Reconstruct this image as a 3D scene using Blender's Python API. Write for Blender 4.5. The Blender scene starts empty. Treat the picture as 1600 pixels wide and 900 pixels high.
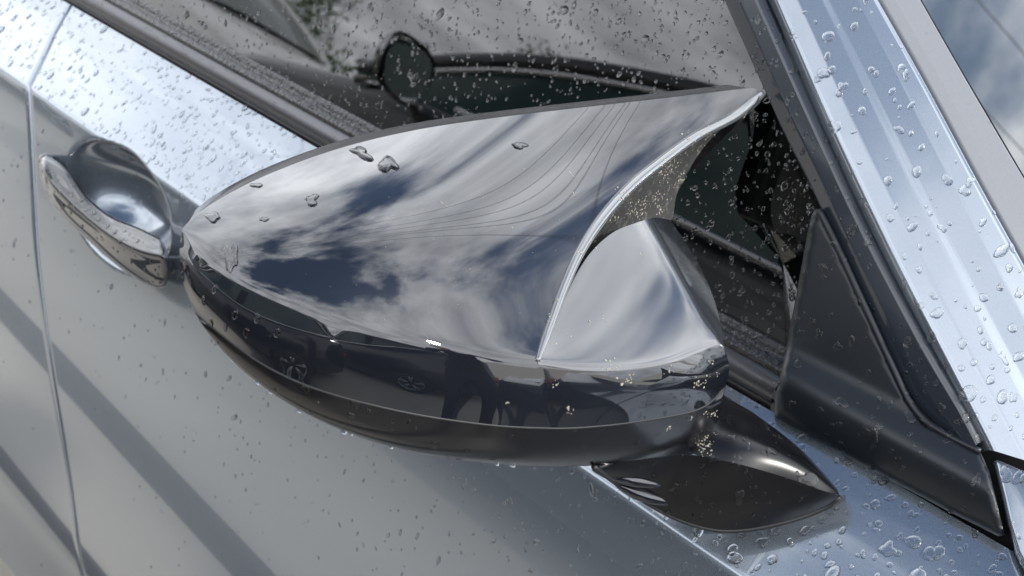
import bpy, bmesh, math, random
import numpy as np
from mathutils import Vector, Matrix

sc = bpy.context.scene
COL = sc.collection
random.seed(7); RNG = np.random.default_rng(7)
ZB = 0.98                                            # height of the car's belt line

# ------------------------------------------------------------------ camera
F = 1800.0                                           # focal length in pixels of a 1600 px wide frame
RIGHT = np.array([0.71158111, 0.67618533, 0.19085525])
UP = np.array([-0.42575832, 0.19889901, 0.88270552])
FWD = np.array([-0.5589116, 0.70937479, -0.42942431])
CAM = np.array([0.0, -0.6, ZB + 0.34341469])
cd = bpy.data.cameras.new('camera'); cam = bpy.data.objects.new('camera', cd); COL.objects.link(cam)
cam.matrix_world = Matrix(((RIGHT[0], UP[0], -FWD[0], CAM[0]), (RIGHT[1], UP[1], -FWD[1], CAM[1]),
                           (RIGHT[2], UP[2], -FWD[2], CAM[2]), (0, 0, 0, 1)))
cd.sensor_width = 36; cd.lens = 36 * F / 1600; cd.clip_start = 0.02; cd.clip_end = 3000
cd.dof.use_dof = True; cd.dof.focus_distance = 0.62; cd.dof.aperture_fstop = 14
sc.camera = cam

# ------------------------------------------------------------------ sky, sun, exposure
SUN_EL, SUN_AZ = math.radians(38), math.radians(8)   # azimuth from +X towards +Y
sdir = Vector((math.cos(SUN_EL) * math.cos(SUN_AZ), math.cos(SUN_EL) * math.sin(SUN_AZ), math.sin(SUN_EL)))
SEED = 14.9
w = bpy.data.worlds.new('World'); sc.world = w; w.use_nodes = True
nt = w.node_tree; nt.nodes.clear()
def N(tree, typ, **kw):
    n = tree.nodes.new(typ)
    for k, v in kw.items():
        if k == 'inputs':
            for i, x in v.items(): n.inputs[i].default_value = x
        else: setattr(n, k, v)
    return n
L = nt.links.new
sky = N(nt, 'ShaderNodeTexSky', sky_type='NISHITA', sun_disc=False, sun_elevation=SUN_EL, sun_rotation=math.pi / 2 - SUN_AZ)
tc = N(nt, 'ShaderNodeTexCoord'); sep = N(nt, 'ShaderNodeSeparateXYZ'); L(tc.outputs['Generated'], sep.inputs[0])
zz = N(nt, 'ShaderNodeMath', operation='MAXIMUM', inputs={1: 0.0}); L(sep.outputs[2], zz.inputs[0])
za = N(nt, 'ShaderNodeMath', operation='ADD', inputs={1: 0.22}); L(zz.outputs[0], za.inputs[0])
dx = N(nt, 'ShaderNodeMath', operation='DIVIDE'); L(sep.outputs[0], dx.inputs[0]); L(za.outputs[0], dx.inputs[1])
dy = N(nt, 'ShaderNodeMath', operation='DIVIDE'); L(sep.outputs[1], dy.inputs[0]); L(za.outputs[0], dy.inputs[1])
cmb = N(nt, 'ShaderNodeCombineXYZ'); L(dx.outputs[0], cmb.inputs[0]); L(dy.outputs[0], cmb.inputs[1])
n1 = N(nt, 'ShaderNodeTexNoise', inputs={'Scale': 1.15, 'Detail': 8.0, 'Roughness': 0.55, 'Distortion': 0.15}); vm = N(nt, 'ShaderNodeVectorMath', operation='ADD', inputs={1: (0, 0, SEED)}); L(cmb.outputs[0], vm.inputs[0]); L(vm.outputs[0], n1.inputs['Vector'])
n2 = N(nt, 'ShaderNodeTexNoise', inputs={'Scale': 3.1, 'Detail': 7.0, 'Roughness': 0.6}); L(vm.outputs[0], n2.inputs['Vector'])
hz = N(nt, 'ShaderNodeMapRange', inputs={1: 0.22, 2: 0.80, 3: 0.28, 4: 0.0}); L(sep.outputs[2], hz.inputs[0])
ad = N(nt, 'ShaderNodeMath', operation='ADD'); L(n1.outputs[0], ad.inputs[0]); L(hz.outputs[0], ad.inputs[1])
mk = N(nt, 'ShaderNodeMapRange', interpolation_type='SMOOTHSTEP', inputs={1: 0.47, 2: 0.58}); L(ad.outputs[0], mk.inputs[0])
cl = N(nt, 'ShaderNodeValToRGB'); L(n2.outputs[0], cl.inputs[0])
cl.color_ramp.elements[0].position = 0.30; cl.color_ramp.elements[0].color = (6.6, 6.9, 7.5, 1)
cl.color_ramp.elements[1].position = 0.68; cl.color_ramp.elements[1].color = (16.5, 16.9, 17.7, 1)
mx = N(nt, 'ShaderNodeMix', data_type='RGBA'); L(mk.outputs[0], mx.inputs[0]); L(sky.outputs[0], mx.inputs[6]); L(cl.outputs[0], mx.inputs[7])
bg = N(nt, 'ShaderNodeBackground', inputs={1: 0.14}); L(mx.outputs[2], bg.inputs[0])
wo = N(nt, 'ShaderNodeOutputWorld'); L(bg.outputs[0], wo.inputs[0])
sl = bpy.data.lights.new('sun', 'SUN'); sl.energy = 2.0; sl.angle = math.radians(4); sl.color = (1, .96, .9)
so = bpy.data.objects.new('sun', sl); COL.objects.link(so); so.location = (3, -2, 8)
so.rotation_euler = (-sdir).to_track_quat('-Z', 'Y').to_euler()
vs = sc.view_settings; vs.view_transform = 'Standard'; vs.look = 'None'; vs.exposure = 0.80; vs.gamma = 1
sc.render.engine = 'CYCLES'
sc.cycles.max_bounces = 10; sc.cycles.transmission_bounces = 8; sc.cycles.transparent_max_bounces = 12; sc.cycles.use_denoising = True

# ------------------------------------------------------------------ helpers: rays through the photo, curves, meshes
def ray(px, py):
    v = RIGHT * (px - 800) - UP * (py - 450) + FWD * F
    return v / np.linalg.norm(v)
def at_y(px, py, y):
    v = ray(px, py); return CAM + v * ((y - CAM[1]) / v[1])
def at_pl(px, py, p, n):
    v = ray(px, py); return CAM + v * (((p - CAM) @ n) / (v @ n))
BODY = np.array([(.03, .012), (0, 0), (-.022, -.026), (-.045, -.047), (-.0645, -.0640), (-.0672, -.0663), (-.0700, -.0676), (-.10, -.0735), (-.15, -.081),
                 (-.22, -.090), (-.30, -.0965), (-.38, -.0985), (-.45, -.0965), (-.52, -.092), (-.56, -.085), (-.62, -.07), (-.75, -.05)])
def resample(P, n):
    P = np.asarray(P, float); d = np.r_[0, np.cumsum(np.linalg.norm(np.diff(P, axis=0), axis=1))]
    t = np.linspace(0, d[-1], n); return np.stack([np.interp(t, d, P[:, k]) for k in range(P.shape[1])], 1)
def spline(P, n, dense=24):
    """Catmull-Rom (centripetal) through P, resampled evenly to n points."""
    P = np.asarray(P, float)
    Q = np.vstack([2 * P[0] - P[1], P, 2 * P[-1] - P[-2]]); out = []
    for i in range(1, len(Q) - 2):
        p0, p1, p2, p3 = Q[i - 1], Q[i], Q[i + 1], Q[i + 2]
        k = lambda a, b: max(np.linalg.norm(b - a), 1e-9) ** .5
        t0 = 0; t1 = t0 + k(p0, p1); t2 = t1 + k(p1, p2); t3 = t2 + k(p2, p3)
        for t in np.linspace(t1, t2, dense, endpoint=False):
            a1 = (t1 - t) / (t1 - t0) * p0 + (t - t0) / (t1 - t0) * p1
            a2 = (t2 - t) / (t2 - t1) * p1 + (t - t1) / (t2 - t1) * p2
            a3 = (t3 - t) / (t3 - t2) * p2 + (t - t2) / (t3 - t2) * p3
            b1 = (t2 - t) / (t2 - t0) * a1 + (t - t0) / (t2 - t0) * a2
            b2 = (t3 - t) / (t3 - t1) * a2 + (t - t1) / (t3 - t1) * a3
            out.append((t2 - t) / (t2 - t1) * b1 + (t - t1) / (t2 - t1) * b2)
    out.append(P[-1]); return resample(np.array(out), n)
_bs = spline(BODY, 400)
_o = np.argsort(_bs[:, 0]); _bz, _by = _bs[_o, 0], _bs[_o, 1]
def body_y(z): return np.interp(z - ZB, _bz, _by)
def at_body(px, py, off=0.0):
    v = ray(px, py); lo, hi = 0.2, 3.0
    f = lambda t: (CAM + v * t)[1] - body_y((CAM + v * t)[2]) - off
    for _ in range(50):
        m = (lo + hi) / 2
        if f(m) < 0: lo = m
        else: hi = m
    return CAM + v * lo
def mesh(name, verts, faces, mat, parent=None, smooth=True, mats=None):
    me = bpy.data.meshes.new(name); me.from_pydata([tuple(map(float, v)) for v in verts], [], [tuple(int(i) for i in f) for f in faces]); me.update()
    if smooth: me.polygons.foreach_set('use_smooth', [True] * len(me.polygons))
    if mat: me.materials.append(mat)
    o = bpy.data.objects.new(name, me); COL.objects.link(o)
    if parent is not None:
        o.parent = parent; o.matrix_parent_inverse = world_mat(parent).inverted()
    return o
def world_mat(o):
    m = o.matrix_basis.copy()
    return world_mat(o.parent) @ o.matrix_parent_inverse @ m if o.parent else m
def empty(name, loc=(0, 0, 0), parent=None):
    o = bpy.data.objects.new(name, None); COL.objects.link(o); o.location = loc; o.empty_display_size = .1
    if parent: o.parent = parent; o.matrix_parent_inverse = world_mat(parent).inverted()
    return o
def tag(o, label=None, cat=None, group=None, kind=None):
    for k, v in (('label', label), ('category', cat), ('group', group), ('kind', kind)):
        if v: o[k] = v
    return o
class MB:
    """collects grids, tubes and boxes into one mesh"""
    def __init__(s): s.v = []; s.f = []
    def grid(s, G, closed_u=False):
        G = np.asarray(G, float); a, b = G.shape[:2]; o = len(s.v); s.v += [tuple(p) for p in G.reshape(-1, 3)]
        for i in range(a - 1 if not closed_u else a):
            for j in range(b - 1):
                i2 = (i + 1) % a
                s.f.append((o + i * b + j, o + i2 * b + j, o + i2 * b + j + 1, o + i * b + j + 1))
        return s
    def fan(s, P):
        o = len(s.v); P = np.asarray(P, float); s.v += [tuple(p) for p in P] + [tuple(P.mean(0))]; n = len(P)
        for i in range(n): s.f.append((o + i, o + (i + 1) % n, o + n))
        return s
    def tube(s, P, r, k=8, caps=True):
        P = np.asarray(P, float); n = len(P); r = np.broadcast_to(np.asarray(r, float), (n,)); rings = []
        T = np.gradient(P, axis=0); T /= np.linalg.norm(T, axis=1)[:, None] + 1e-12
        up = np.array([0, 0, 1.]) if abs(T[0] @ [0, 0, 1]) < .9 else np.array([1., 0, 0])
        for i in range(n):
            a = np.cross(T[i], up); a /= np.linalg.norm(a); b = np.cross(a, T[i]); up = b
            th = np.linspace(0, 2 * math.pi, k, endpoint=False)
            rings.append(P[i] + r[i] * (np.cos(th)[:, None] * a + np.sin(th)[:, None] * b))
        G = np.array(rings); o = len(s.v); s.v += [tuple(p) for p in G.reshape(-1, 3)]
        for i in range(n - 1):
            for j in range(k):
                s.f.append((o + i * k + j, o + i * k + (j + 1) % k, o + (i + 1) * k + (j + 1) % k, o + (i + 1) * k + j))
        if caps:
            s.f.append(tuple(o + j for j in range(k))[::-1]); s.f.append(tuple(o + (n - 1) * k + j for j in range(k)))
        return s
    def box(s, lo, hi, M=None):
        o = len(s.v); c = [(x, y, z) for z in (lo[2], hi[2]) for y in (lo[1], hi[1]) for x in (lo[0], hi[0])]
        if M is not None: c = [tuple(M @ Vector(p)) for p in c]
        s.v += c
        for f in ((0, 2, 3, 1), (4, 5, 7, 6), (0, 1, 5, 4), (2, 6, 7, 3), (0, 4, 6, 2), (1, 3, 7, 5)): s.f.append(tuple(o + i for i in f))
        return s
    def build(s, name, mat, parent=None, smooth=True, merge=0.0):
        o = mesh(name, s.v, s.f, mat, parent, smooth)
        if merge:
            bm = bmesh.new(); bm.from_mesh(o.data); bmesh.ops.remove_doubles(bm, verts=bm.verts, dist=merge)
            bmesh.ops.recalc_face_normals(bm, faces=bm.faces); bm.to_mesh(o.data); bm.free()
        return o
def bevel(o, wd, seg=3, angle=35):
    m = o.modifiers.new('bevel', 'BEVEL'); m.width = wd; m.segments = seg; m.limit_method = 'ANGLE'; m.angle_limit = math.radians(angle)
    m.harden_normals = False; return o
def ribbon(A, B, prof, n=60, m=24, nrm=None):
    """surface between edge curves A and B; prof = [(s, h)] across, h lifted along the local normal towards the viewer"""
    A, B = resample(A, n), resample(B, n); Pq = resample(np.array(prof, float), m) if m else np.array(prof, float)
    T = np.gradient((A + B) / 2, axis=0); W = B - A; nn = np.cross(T, W); nn /= np.linalg.norm(nn, axis=1)[:, None]
    sgn = np.sign(((CAM - A) * nn).sum(1))[:, None]; nn = nn * sgn
    return np.stack([A + W * s + nn * h for s, h in Pq], 1)
def coons(T, C, Lf, Rt):
    """T,C: (nu,3) top and bottom; Lf,Rt: (nv,3) left and right, corners shared"""
    nu, nv = len(T), len(Lf); u = np.linspace(0, 1, nu)[:, None, None]; v = np.linspace(0, 1, nv)[None, :, None]
    T, C, Lf, Rt = T[:, None], C[:, None], Lf[None], Rt[None]
    return (1 - v) * T + v * C + (1 - u) * Lf + u * Rt - ((1 - u) * (1 - v) * T[:1] + u * (1 - v) * T[-1:] + (1 - u) * v * C[:1] + u * v * C[-1:])
def gnormals(G):
    a = np.gradient(G, axis=0); b = np.gradient(G, axis=1); n = np.cross(a, b); ln = np.linalg.norm(n, axis=2, keepdims=True)
    n = np.where(ln > 1e-12, n / np.maximum(ln, 1e-12), 0)
    m = n.reshape(-1, 3).mean(0); c = CAM - G.reshape(-1, 3).mean(0)
    return n if m @ c > 0 else -n

# ------------------------------------------------------------------ materials
def material(name, base=(.5, .5, .5), rough=.5, metal=0.0, coat=0.0, coat_rough=.03, ior=1.5, bump=None, noise=None, rnoise=None, **kw):
    m = bpy.data.materials.new(name); m.use_nodes = True; t = m.node_tree; b = t.nodes['Principled BSDF']
    b.inputs['Base Color'].default_value = (*base, 1); b.inputs['Roughness'].default_value = rough; b.inputs['Metallic'].default_value = metal
    b.inputs['Coat Weight'].default_value = coat; b.inputs['Coat Roughness'].default_value = coat_rough; b.inputs['IOR'].default_value = ior
    for k, v in kw.items(): b.inputs[k].default_value = v
    co = t.nodes.new('ShaderNodeTexCoord')
    if noise:                                        # (scale, amount, second colour)
        s, c2, lo, hi = noise
        n = N(t, 'ShaderNodeTexNoise', inputs={'Scale': s, 'Detail': 6.0, 'Roughness': .6}); t.links.new(co.outputs['Object'], n.inputs['Vector'])
        r = N(t, 'ShaderNodeMapRange', inputs={1: lo, 2: hi}); t.links.new(n.outputs[0], r.inputs[0])
        x = N(t, 'ShaderNodeMix', data_type='RGBA'); x.inputs[6].default_value = (*base, 1); x.inputs[7].default_value = (*c2, 1)
        t.links.new(r.outputs[0], x.inputs[0]); t.links.new(x.outputs[2], b.inputs['Base Color'])
    if rnoise:
        s, lo, hi = rnoise
        n = N(t, 'ShaderNodeTexNoise', inputs={'Scale': s, 'Detail': 5.0}); t.links.new(co.outputs['Object'], n.inputs['Vector'])
        r = N(t, 'ShaderNodeMapRange', inputs={1: .3, 2: .7, 3: lo, 4: hi}); t.links.new(n.outputs[0], r.inputs[0]); t.links.new(r.outputs[0], b.inputs['Roughness'])
    if bump:
        s, st, d = bump
        n = N(t, 'ShaderNodeTexNoise', inputs={'Scale': s, 'Detail': 4.0}); t.links.new(co.outputs['Object'], n.inputs['Vector'])
        bp = N(t, 'ShaderNodeBump', inputs={'Strength': st, 'Distance': d}); t.links.new(n.outputs[0], bp.inputs['Height']); t.links.new(bp.outputs[0], b.inputs['Normal'])
    return m
PAINT = material('silver_blue_paint', (.170, .200, .236), .20, .62, 1.0, .015, noise=(2500, (.205, .238, .278), .35, .65), **{'Coat IOR': 1.8})
BLACK = material('gloss_black', (.006, .007, .010), .03, 0, 1.0, .012, 1.5, **{'Coat IOR': 1.72, 'Specular IOR Level': .1})
HOUSE = material('black_plastic', (.006, .006, .007), .16, 0, .25, .08, 1.42, bump=(2600, .06, .0005))
SATIN = material('satin_black', (.008, .010, .013), .34, 0, 0.0, .12, 1.42, bump=(2600, .12, .0006))
FOOTM = material('foot_black', (.004, .004, .005), .25, 0, 0.0, .05, 1.42, bump=(2600, .06, .0005))
FRAME = material('frame_black', (.016, .020, .028), .26, 0, .5, .1)
RUBBER = material('rubber', (.012, .012, .013), .5)
WETRUB = material('wet_rubber', (.02, .02, .021), .22, bump=(260, .7, .002))
MOULD = material('moulding', (.10, .10, .105), .30, .75)
GREYTRIM = material('grey_trim', (.13, .138, .152), .5, .1, noise=(1800, (.11, .116, .128), .4, .6))
DARK = material('dark_cavity', (.01, .01, .011), .8)
GUNK = material('grimy_plastic', (.022, .022, .022), .8, noise=(210, (.13, .125, .11), .55, .8), bump=(300, .5, .002))
LIPM = material('polished_edge', (.10, .105, .11), .12, .2, 1.0, .05, 1.6, **{'Coat IOR': 1.9})  # gloss black cap edge, colour lightened to paint in its bright highlight
FACET = material('worn_gloss_black', (.018, .020, .023), .12, 0, 1.0, .11, 1.6, **{'Coat IOR': 1.78})  # gloss black, colour and coat lifted to carry the glare on the shoulder
GLASSM = bpy.data.materials.new('window_glass'); GLASSM.use_nodes = True
t = GLASSM.node_tree; t.nodes.clear()
fr = N(t, 'ShaderNodeFresnel', inputs={0: 1.5}); gl = N(t, 'ShaderNodeBsdfGlossy', inputs={'Roughness': 0.0, 'Color': (1, 1, 1, 1)})
tr = N(t, 'ShaderNodeBsdfTransparent', inputs={0: (.22, .26, .25, 1)}); ms = N(t, 'ShaderNodeMixShader'); ou = N(t, 'ShaderNodeOutputMaterial')
fm = N(t, 'ShaderNodeMath', operation='MULTIPLY', inputs={1: 1.8}); fm.use_clamp = True
t.links.new(fr.outputs[0], fm.inputs[0]); t.links.new(fm.outputs[0], ms.inputs[0]); t.links.new(tr.outputs[0], ms.inputs[1]); t.links.new(gl.outputs[0], ms.inputs[2]); t.links.new(ms.outputs[0], ou.inputs[0])
MIRRORM = material('mirror_silver', (.8, .82, .82), .01, 1.0)

# ------------------------------------------------------------------ ground
def plane(name, x0, x1, y0, y1, z, mat, n=1):
    return mesh(name, [(x0, y0, z), (x1, y0, z), (x1, y1, z), (x0, y1, z)], [(0, 1, 2, 3)], mat, smooth=False)
CONC = material('concrete', (.50, .465, .405), .8, noise=(1.3, (.42, .39, .335), .35, .7), bump=(60, .3, .004))
ground = plane('ground', -150, 150, -150, 150, 0, CONC); tag(ground, kind='structure')
TAR = material('tarmac', (.045, .046, .05), .75, noise=(30, (.065, .065, .068), .4, .6), bump=(300, .5, .004))
for a_, b_, w_ in (((-6, -1.09), (6, .09), .12), ((-6, -.92), (6, .95), .11)):  # two dark strips laid on the ground, running along the car
    tag(mesh('pavement_joint', [(a_[0], a_[1] - w_ / 2, .004), (b_[0], b_[1] - w_ / 2, .004), (b_[0], b_[1] + w_ / 2, .004), (a_[0], a_[1] + w_ / 2, .004)], [(0, 1, 2, 3)], TAR, smooth=False), kind='structure')

# ------------------------------------------------------------------ the car
car = tag(empty('parked_car', (-.6, .9, 0)), 'silver blue car with black wing mirror, its door, window and pillar wet with rain', 'car')
GP, GN = np.array([0, .006, ZB]), np.array([0, -1, .22]); GN = GN / np.linalg.norm(GN)     # plane of the side glass
def gl_(px, py, off=0.0): return at_pl(px, py, GP + GN * off, GN)

# door panels: rows follow the body section, columns run along the car
gap_px = [(112, 6), (80, 68), (50, 130), (49, 190), (54, 290), (60, 400), (80, 560), (105, 720), (125, 868), (138, 960)]
gap3 = spline([at_body(*p) for p in gap_px], 300)
o_ = np.argsort(gap3[:, 2]); gz, gx = gap3[o_, 2], gap3[o_, 0]
sec = spline(BODY[1:] + np.array([ZB, 0]), 300)                   # (z, y)
def cup(x, z):
    """finger recess behind the handle: (depth)"""
    c = at_body(180, 322); d = np.hypot((x - c[0]) / .092, (z - c[2]) / .054)
    return np.where(d < 1, .050 * (1 - d ** 2.6) ** 1.3, 0)
def panel(name, xa, xb, nx, gapside, mat):
    """xa, xb: functions of z giving the two vertical edges"""
    G = np.zeros((nx, len(sec), 3))
    for j, (z, y) in enumerate(sec):
        xs = np.linspace(xa(z), xb(z), nx); e = np.zeros(nx)
        G[:, j, 0] = xs; G[:, j, 2] = z; G[:, j, 1] = y + cup(xs, z)
    mb = MB(); mb.grid(G)
    for side in gapside:                                          # rolled edges at the shut lines
        E = G[side]; q = -1 if side == 0 else 1
        R = np.stack([E + np.array([q * .0013 * math.sin(a), .0022 * (1 - math.cos(a)), 0]) for a in np.linspace(0, math.pi / 2, 5)] + [E + np.array([q * .0013, .03, 0])])
        mb.grid(R)
    return mb.build(name, mat, car, merge=1e-5)
gapx = lambda z: np.interp(z, gz, gx)
front_px = [(1572, 838), (1590, 870), (1604, 905), (1625, 960), (1650, 1020)]
fr3 = np.array([at_body(*p) for p in front_px]); fo = np.argsort(fr3[:, 2])
frx = lambda z: float(np.interp(z, fr3[fo, 2], fr3[fo, 0]))
front_door = panel('front_door', lambda z: gapx(z) + .0026, lambda z: frx(z) - .002, 260, (0, -1), PAINT)
rear_door = panel('rear_door', lambda z: -2.1, lambda z: gapx(z) - .0026, 120, (-1,), PAINT)
fender = panel('front_wing', lambda z: frx(z) + .004, lambda z: .9, 60, (0,), PAINT)
mesh('door_shut', [(-2.1, .03, ZB - .02), (.9, .03, ZB - .02), (.9, .0, ZB - .75), (-2.1, .0, ZB - .75)], [(0, 1, 2, 3)], DARK, car)

# belt moulding and weather strip
X0, X1 = -2.1, float(gl_(1216, 620)[0])
def bar(name, prof, mat, x0, x1, n=40):
    Pq = spline(prof, 40); G = np.array([[(x, y, z + ZB) for y, z in Pq] for x in np.linspace(x0, x1, n)])
    return MB().grid(G).build(name, mat, car)
bar('belt_seal', [(.004, -.002), (.002, .0005), (.001, .003), (.004, .006)], RUBBER, X0, X1)
bar('belt_moulding', [(.006, .004), (.001, .0045), (-.0015, .010), (-.0005, .017), (.003, .022), (.008, .0235)], MOULD, X0, X1)
bar('weather_strip', [(.004, .0225), (.0035, .026), (.007, .0285), (.0105, .030), (.012, .034), (.0135, .0365), (.018, .037)], WETRUB, X0, X1, 300)

# side window
gy = lambda z: .006 + .22 * z
gq = [(-2.1, gy(.01), ZB + .01), (-.18, gy(.01), ZB + .01)] + [tuple(gl_(*p)) for p in ((1330, 420), (1300, 340), (1215, 140), (1165, 20), (1090, -140))] + [(-.62, gy(.40), ZB + .40), (-2.1, gy(.42), ZB + .42)]
side_window = mesh('side_window', gq, [tuple(range(len(gq)))], GLASSM, car, smooth=False)

# pillar: strips laid side by side, from the glass to the windscreen
ext = lambda pts, k=.9: [tuple(np.array(pts[0]) + k * 300 * (np.array(pts[0]) - np.array(pts[1])) / np.linalg.norm(np.array(pts[0]) - np.array(pts[1])))] + list(pts)
eA = ext([(1133, 0), (1180, 105), (1225, 205), (1268, 290), (1300, 362), (1350, 472), (1425, 622), (1520, 715)])
eB = ext([(1192, 0), (1270, 175), (1350, 348), (1440, 520), (1508, 640), (1532, 690)])
eC = ext([(1212, 0), (1300, 203), (1400, 415), (1490, 590), (1547, 702)])
eD = ext([(1373, 0), (1440, 118), (1530, 285), (1610, 430), (1690, 576), (1760, 700), (1815, 795)])
eE = ext([(1440, 0), (1500, 105), (1600, 275), (1700, 440), (1800, 600)])
pl_a = gl_(1212, 0, .012); pl_b = gl_(1490, 590, .012); pdir = pl_b - pl_a; pdir /= np.linalg.norm(pdir)
wside = np.cross(pdir, GN); wside /= np.linalg.norm(wside); wside *= np.sign(wside[0])
wws = np.array([.20, 1, .03]); wws /= np.linalg.norm(wws)
def pn(k):
    wv = wside * (1 - k) + wws * k; n = np.cross(pdir, wv); n /= np.linalg.norm(n)
    return n if n @ (CAM - pl_a) > 0 else -n
nS = pn(.55)
onS = lambda p, off=0: at_pl(*p, pl_a + nS * off, nS)
A3 = spline([gl_(*p, .004) for p in eA], 80); B3 = spline([gl_(*p, .010) for p in eB], 80)
MB().grid(ribbon(A3, B3, [(0, -.008), (0, 0), (.04, .0022), (.1, .003), (.5, .0045), (.9, .003), (.97, .001), (1, -.004), (1, -.02)], m=40)).build('window_frame', FRAME, car)
C3 = spline([onS(p) for p in eC], 80); D3 = spline([onS(p) for p in eD], 80)
MB().grid(ribbon(B3, C3, [(-.1, -.006), (.15, -.004), (.3, -.010), (.5, -.003), (.7, -.008), (1.05, -.008)], m=40)).build('pillar_seal', RUBBER, car)
MB().grid(ribbon(C3, D3, [(0, -.018), (0, -.004), (.012, -.0012), (.035, 0), (.2, .0022), (.42, .003), (.5, .0022), (.75, .004), (.93, .003), (.985, .001), (1.0, -.003), (1.0, -.016)], m=70)).build('windscreen_pillar', PAINT, car)
dl = D3[40]; nW = pn(.86)
onW = lambda p, off=0: at_pl(*p, dl + nW * off, nW)
eD2 = [(p[0] + 6, p[1]) for p in eD]
D4 = spline([onW(p) for p in eD2], 80); E4 = spline([onW(p) for p in eE], 80)
MB().grid(ribbon(D3, E4, [(-.02, -.012), (.06, -.010)], m=4)).build('pillar_gap', RUBBER, car)
MB().grid(ribbon(D4, E4, [(0, -.014), (0, -.003), (.03, -.001), (.3, .0005), (.9, .001), (.97, 0), (1, -.004), (1, -.012)], m=40)).build('pillar_trim', GREYTRIM, car)
nG = pn(.93); eg = E4[40]
wsp = [tuple(at_pl(p[0], p[1], eg - nG * .004, nG)) for p in eE]
wsp2 = [tuple(np.array(p) + np.array([.25, 1.3, .02])) for p in wsp]
SCREEN = material('windscreen_glass', (.02, .024, .024), .0, 0, 0, ior=2.3)
MB().grid(np.stack([resample(wsp, 30), resample(wsp2, 30)], 1)).build('windscreen', SCREEN, car)

wc = [(1552, 714), (1566, 719), (1606, 737), (1660, 768), (1800, 830), (1800, 1010), (1660, 990), (1612, 905), (1590, 862), (1576, 815)]
_wn = np.array([.12, -.72, .68]); _wn /= np.linalg.norm(_wn); _w0 = gl_(1551, 721, .006); _wcp = np.array([at_pl(*p, _w0, _wn) for p in wc])
def slab(name, P, nrm, th, mat, bw):
    n = len(P); mb = MB(); mb.v += [tuple(p) for p in P] + [tuple(p) for p in P - nrm * th]
    mb.f.append(tuple(range(n))); mb.f.append(tuple(range(2 * n - 1, n - 1, -1)))
    for i in range(n): mb.f.append((i, n + i, n + (i + 1) % n, (i + 1) % n))
    o = mb.build(name, mat, car, merge=1e-6); m = o.modifiers.new('bevel', 'BEVEL'); m.width = bw; m.segments = 4; m.limit_method = 'ANGLE'; return o
slab('wing_corner', _wcp, _wn, .012, PAINT, .003)
slab('pillar_cavity', np.array([gl_(*p, -.012) for p in [(1400, 690), (1500, 690), (1560, 700), (1700, 750), (1900, 830), (1800, 1100), (1540, 1000), (1300, 760)]]), GN, .01, DARK, .001)
# bonnet and scuttle carry on ahead of the screen, just outside the picture
MB().grid([[(x, y, ZB + .012 + .055 * math.sin(math.pi * (y - .012) / 1.6) ** .5 - .05 * max(0, x) ** 2) for y in np.linspace(.012, 1.6, 24)] for x in np.linspace(.06, .9, 16)]).build('bonnet', PAINT, car)
MB().grid([[(x, y, ZB + .004) for y in np.linspace(.03, 1.55, 8)] for x in np.linspace(-.14, .07, 5)]).build('scuttle', RUBBER, car)
# triangular sail panel ahead of the window
tri_px = [(1210, 650), (1212, 615), (1225, 560), (1246, 450), (1262, 362), (1268, 336), (1275, 326), (1284, 332), (1300, 366), (1350, 474), (1400, 585), (1418, 622), (1440, 652), (1475, 675), (1530, 702), (1545, 735), (1570, 836), (1560, 838), (1480, 798), (1390, 750), (1300, 702)]
def prism(name, pts, nrm, th, mat, parent, bw=.002, inset=None, back=.02):
    P = np.array(pts, float); n = len(P); mb = MB(); bk = P - nrm * back
    mb.v += [tuple(p) for p in P + nrm * th] + [tuple(p) for p in bk]
    mb.f.append(tuple(range(n))); mb.f.append(tuple(range(2 * n - 1, n - 1, -1)))
    for i in range(n): mb.f.append((i, n + i, n + (i + 1) % n, (i + 1) % n))
    o = mb.build(name, mat, parent, smooth=True, merge=1e-6)
    return bevel(o, bw, 4, 40)
from mathutils.geometry import delaunay_2d_cdt
def dense(pts, step):
    P = np.array(pts, float); out_ = []
    for i in range(len(P)):
        a_, b_ = P[i], P[(i + 1) % len(P)]; k = max(1, int(np.linalg.norm(b_ - a_) / step)); out_ += [a_ + (b_ - a_) * j / k for j in range(k)]
    return np.array(out_)
tb = dense(tri_px, 7); tcx = tb.mean(0)
def inside(p, P):
    c = False; j = len(P) - 1
    for i in range(len(P)):
        if (P[i][1] > p[1]) != (P[j][1] > p[1]) and p[0] < (P[j][0] - P[i][0]) * (p[1] - P[i][1]) / (P[j][1] - P[i][1]) + P[i][0]: c = not c
        j = i
    return c
def edge_d(p): return np.min(np.hypot(tb[:, 0] - p[0], tb[:, 1] - p[1]))
ip = [(x + (3.5 if k % 2 else 0), y) for k, y in enumerate(np.arange(325, 840, 6)) for x in np.arange(1205, 1575, 7) if inside((x, y), tri_px) and edge_d((x, y)) > 4.5]
allp = [Vector(p) for p in tb] + [Vector(p) for p in ip]; nb_ = len(tb)
vco, _e, fcs, ov, _oe, _of = delaunay_2d_cdt(allp, [(i, (i + 1) % nb_) for i in range(nb_)], [], 1, 1e-4)
def fold_h(p):
    d = (p[1] - (578 + (p[0] - 1222) * .54)) * .88          # pixels below the fold
    k = np.clip((d + 46) / 62, 0, 1); h = .0105 * k * k * (3 - 2 * k)
    if d > 16: h -= .0035 * ((d - 16) / 45) ** 2
    return .006 + .004 + h
TV = []
for p in vco:
    e_ = edge_d(p); rd = .0022 * (1 - min(1, e_ / 7)) ** 2
    TV.append(gl_(p[0], p[1], fold_h(p) - rd))
nv_ = len(TV); TV = list(TV) + [gl_(p[0], p[1], -.014) for p in vco[:nb_]]
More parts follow.
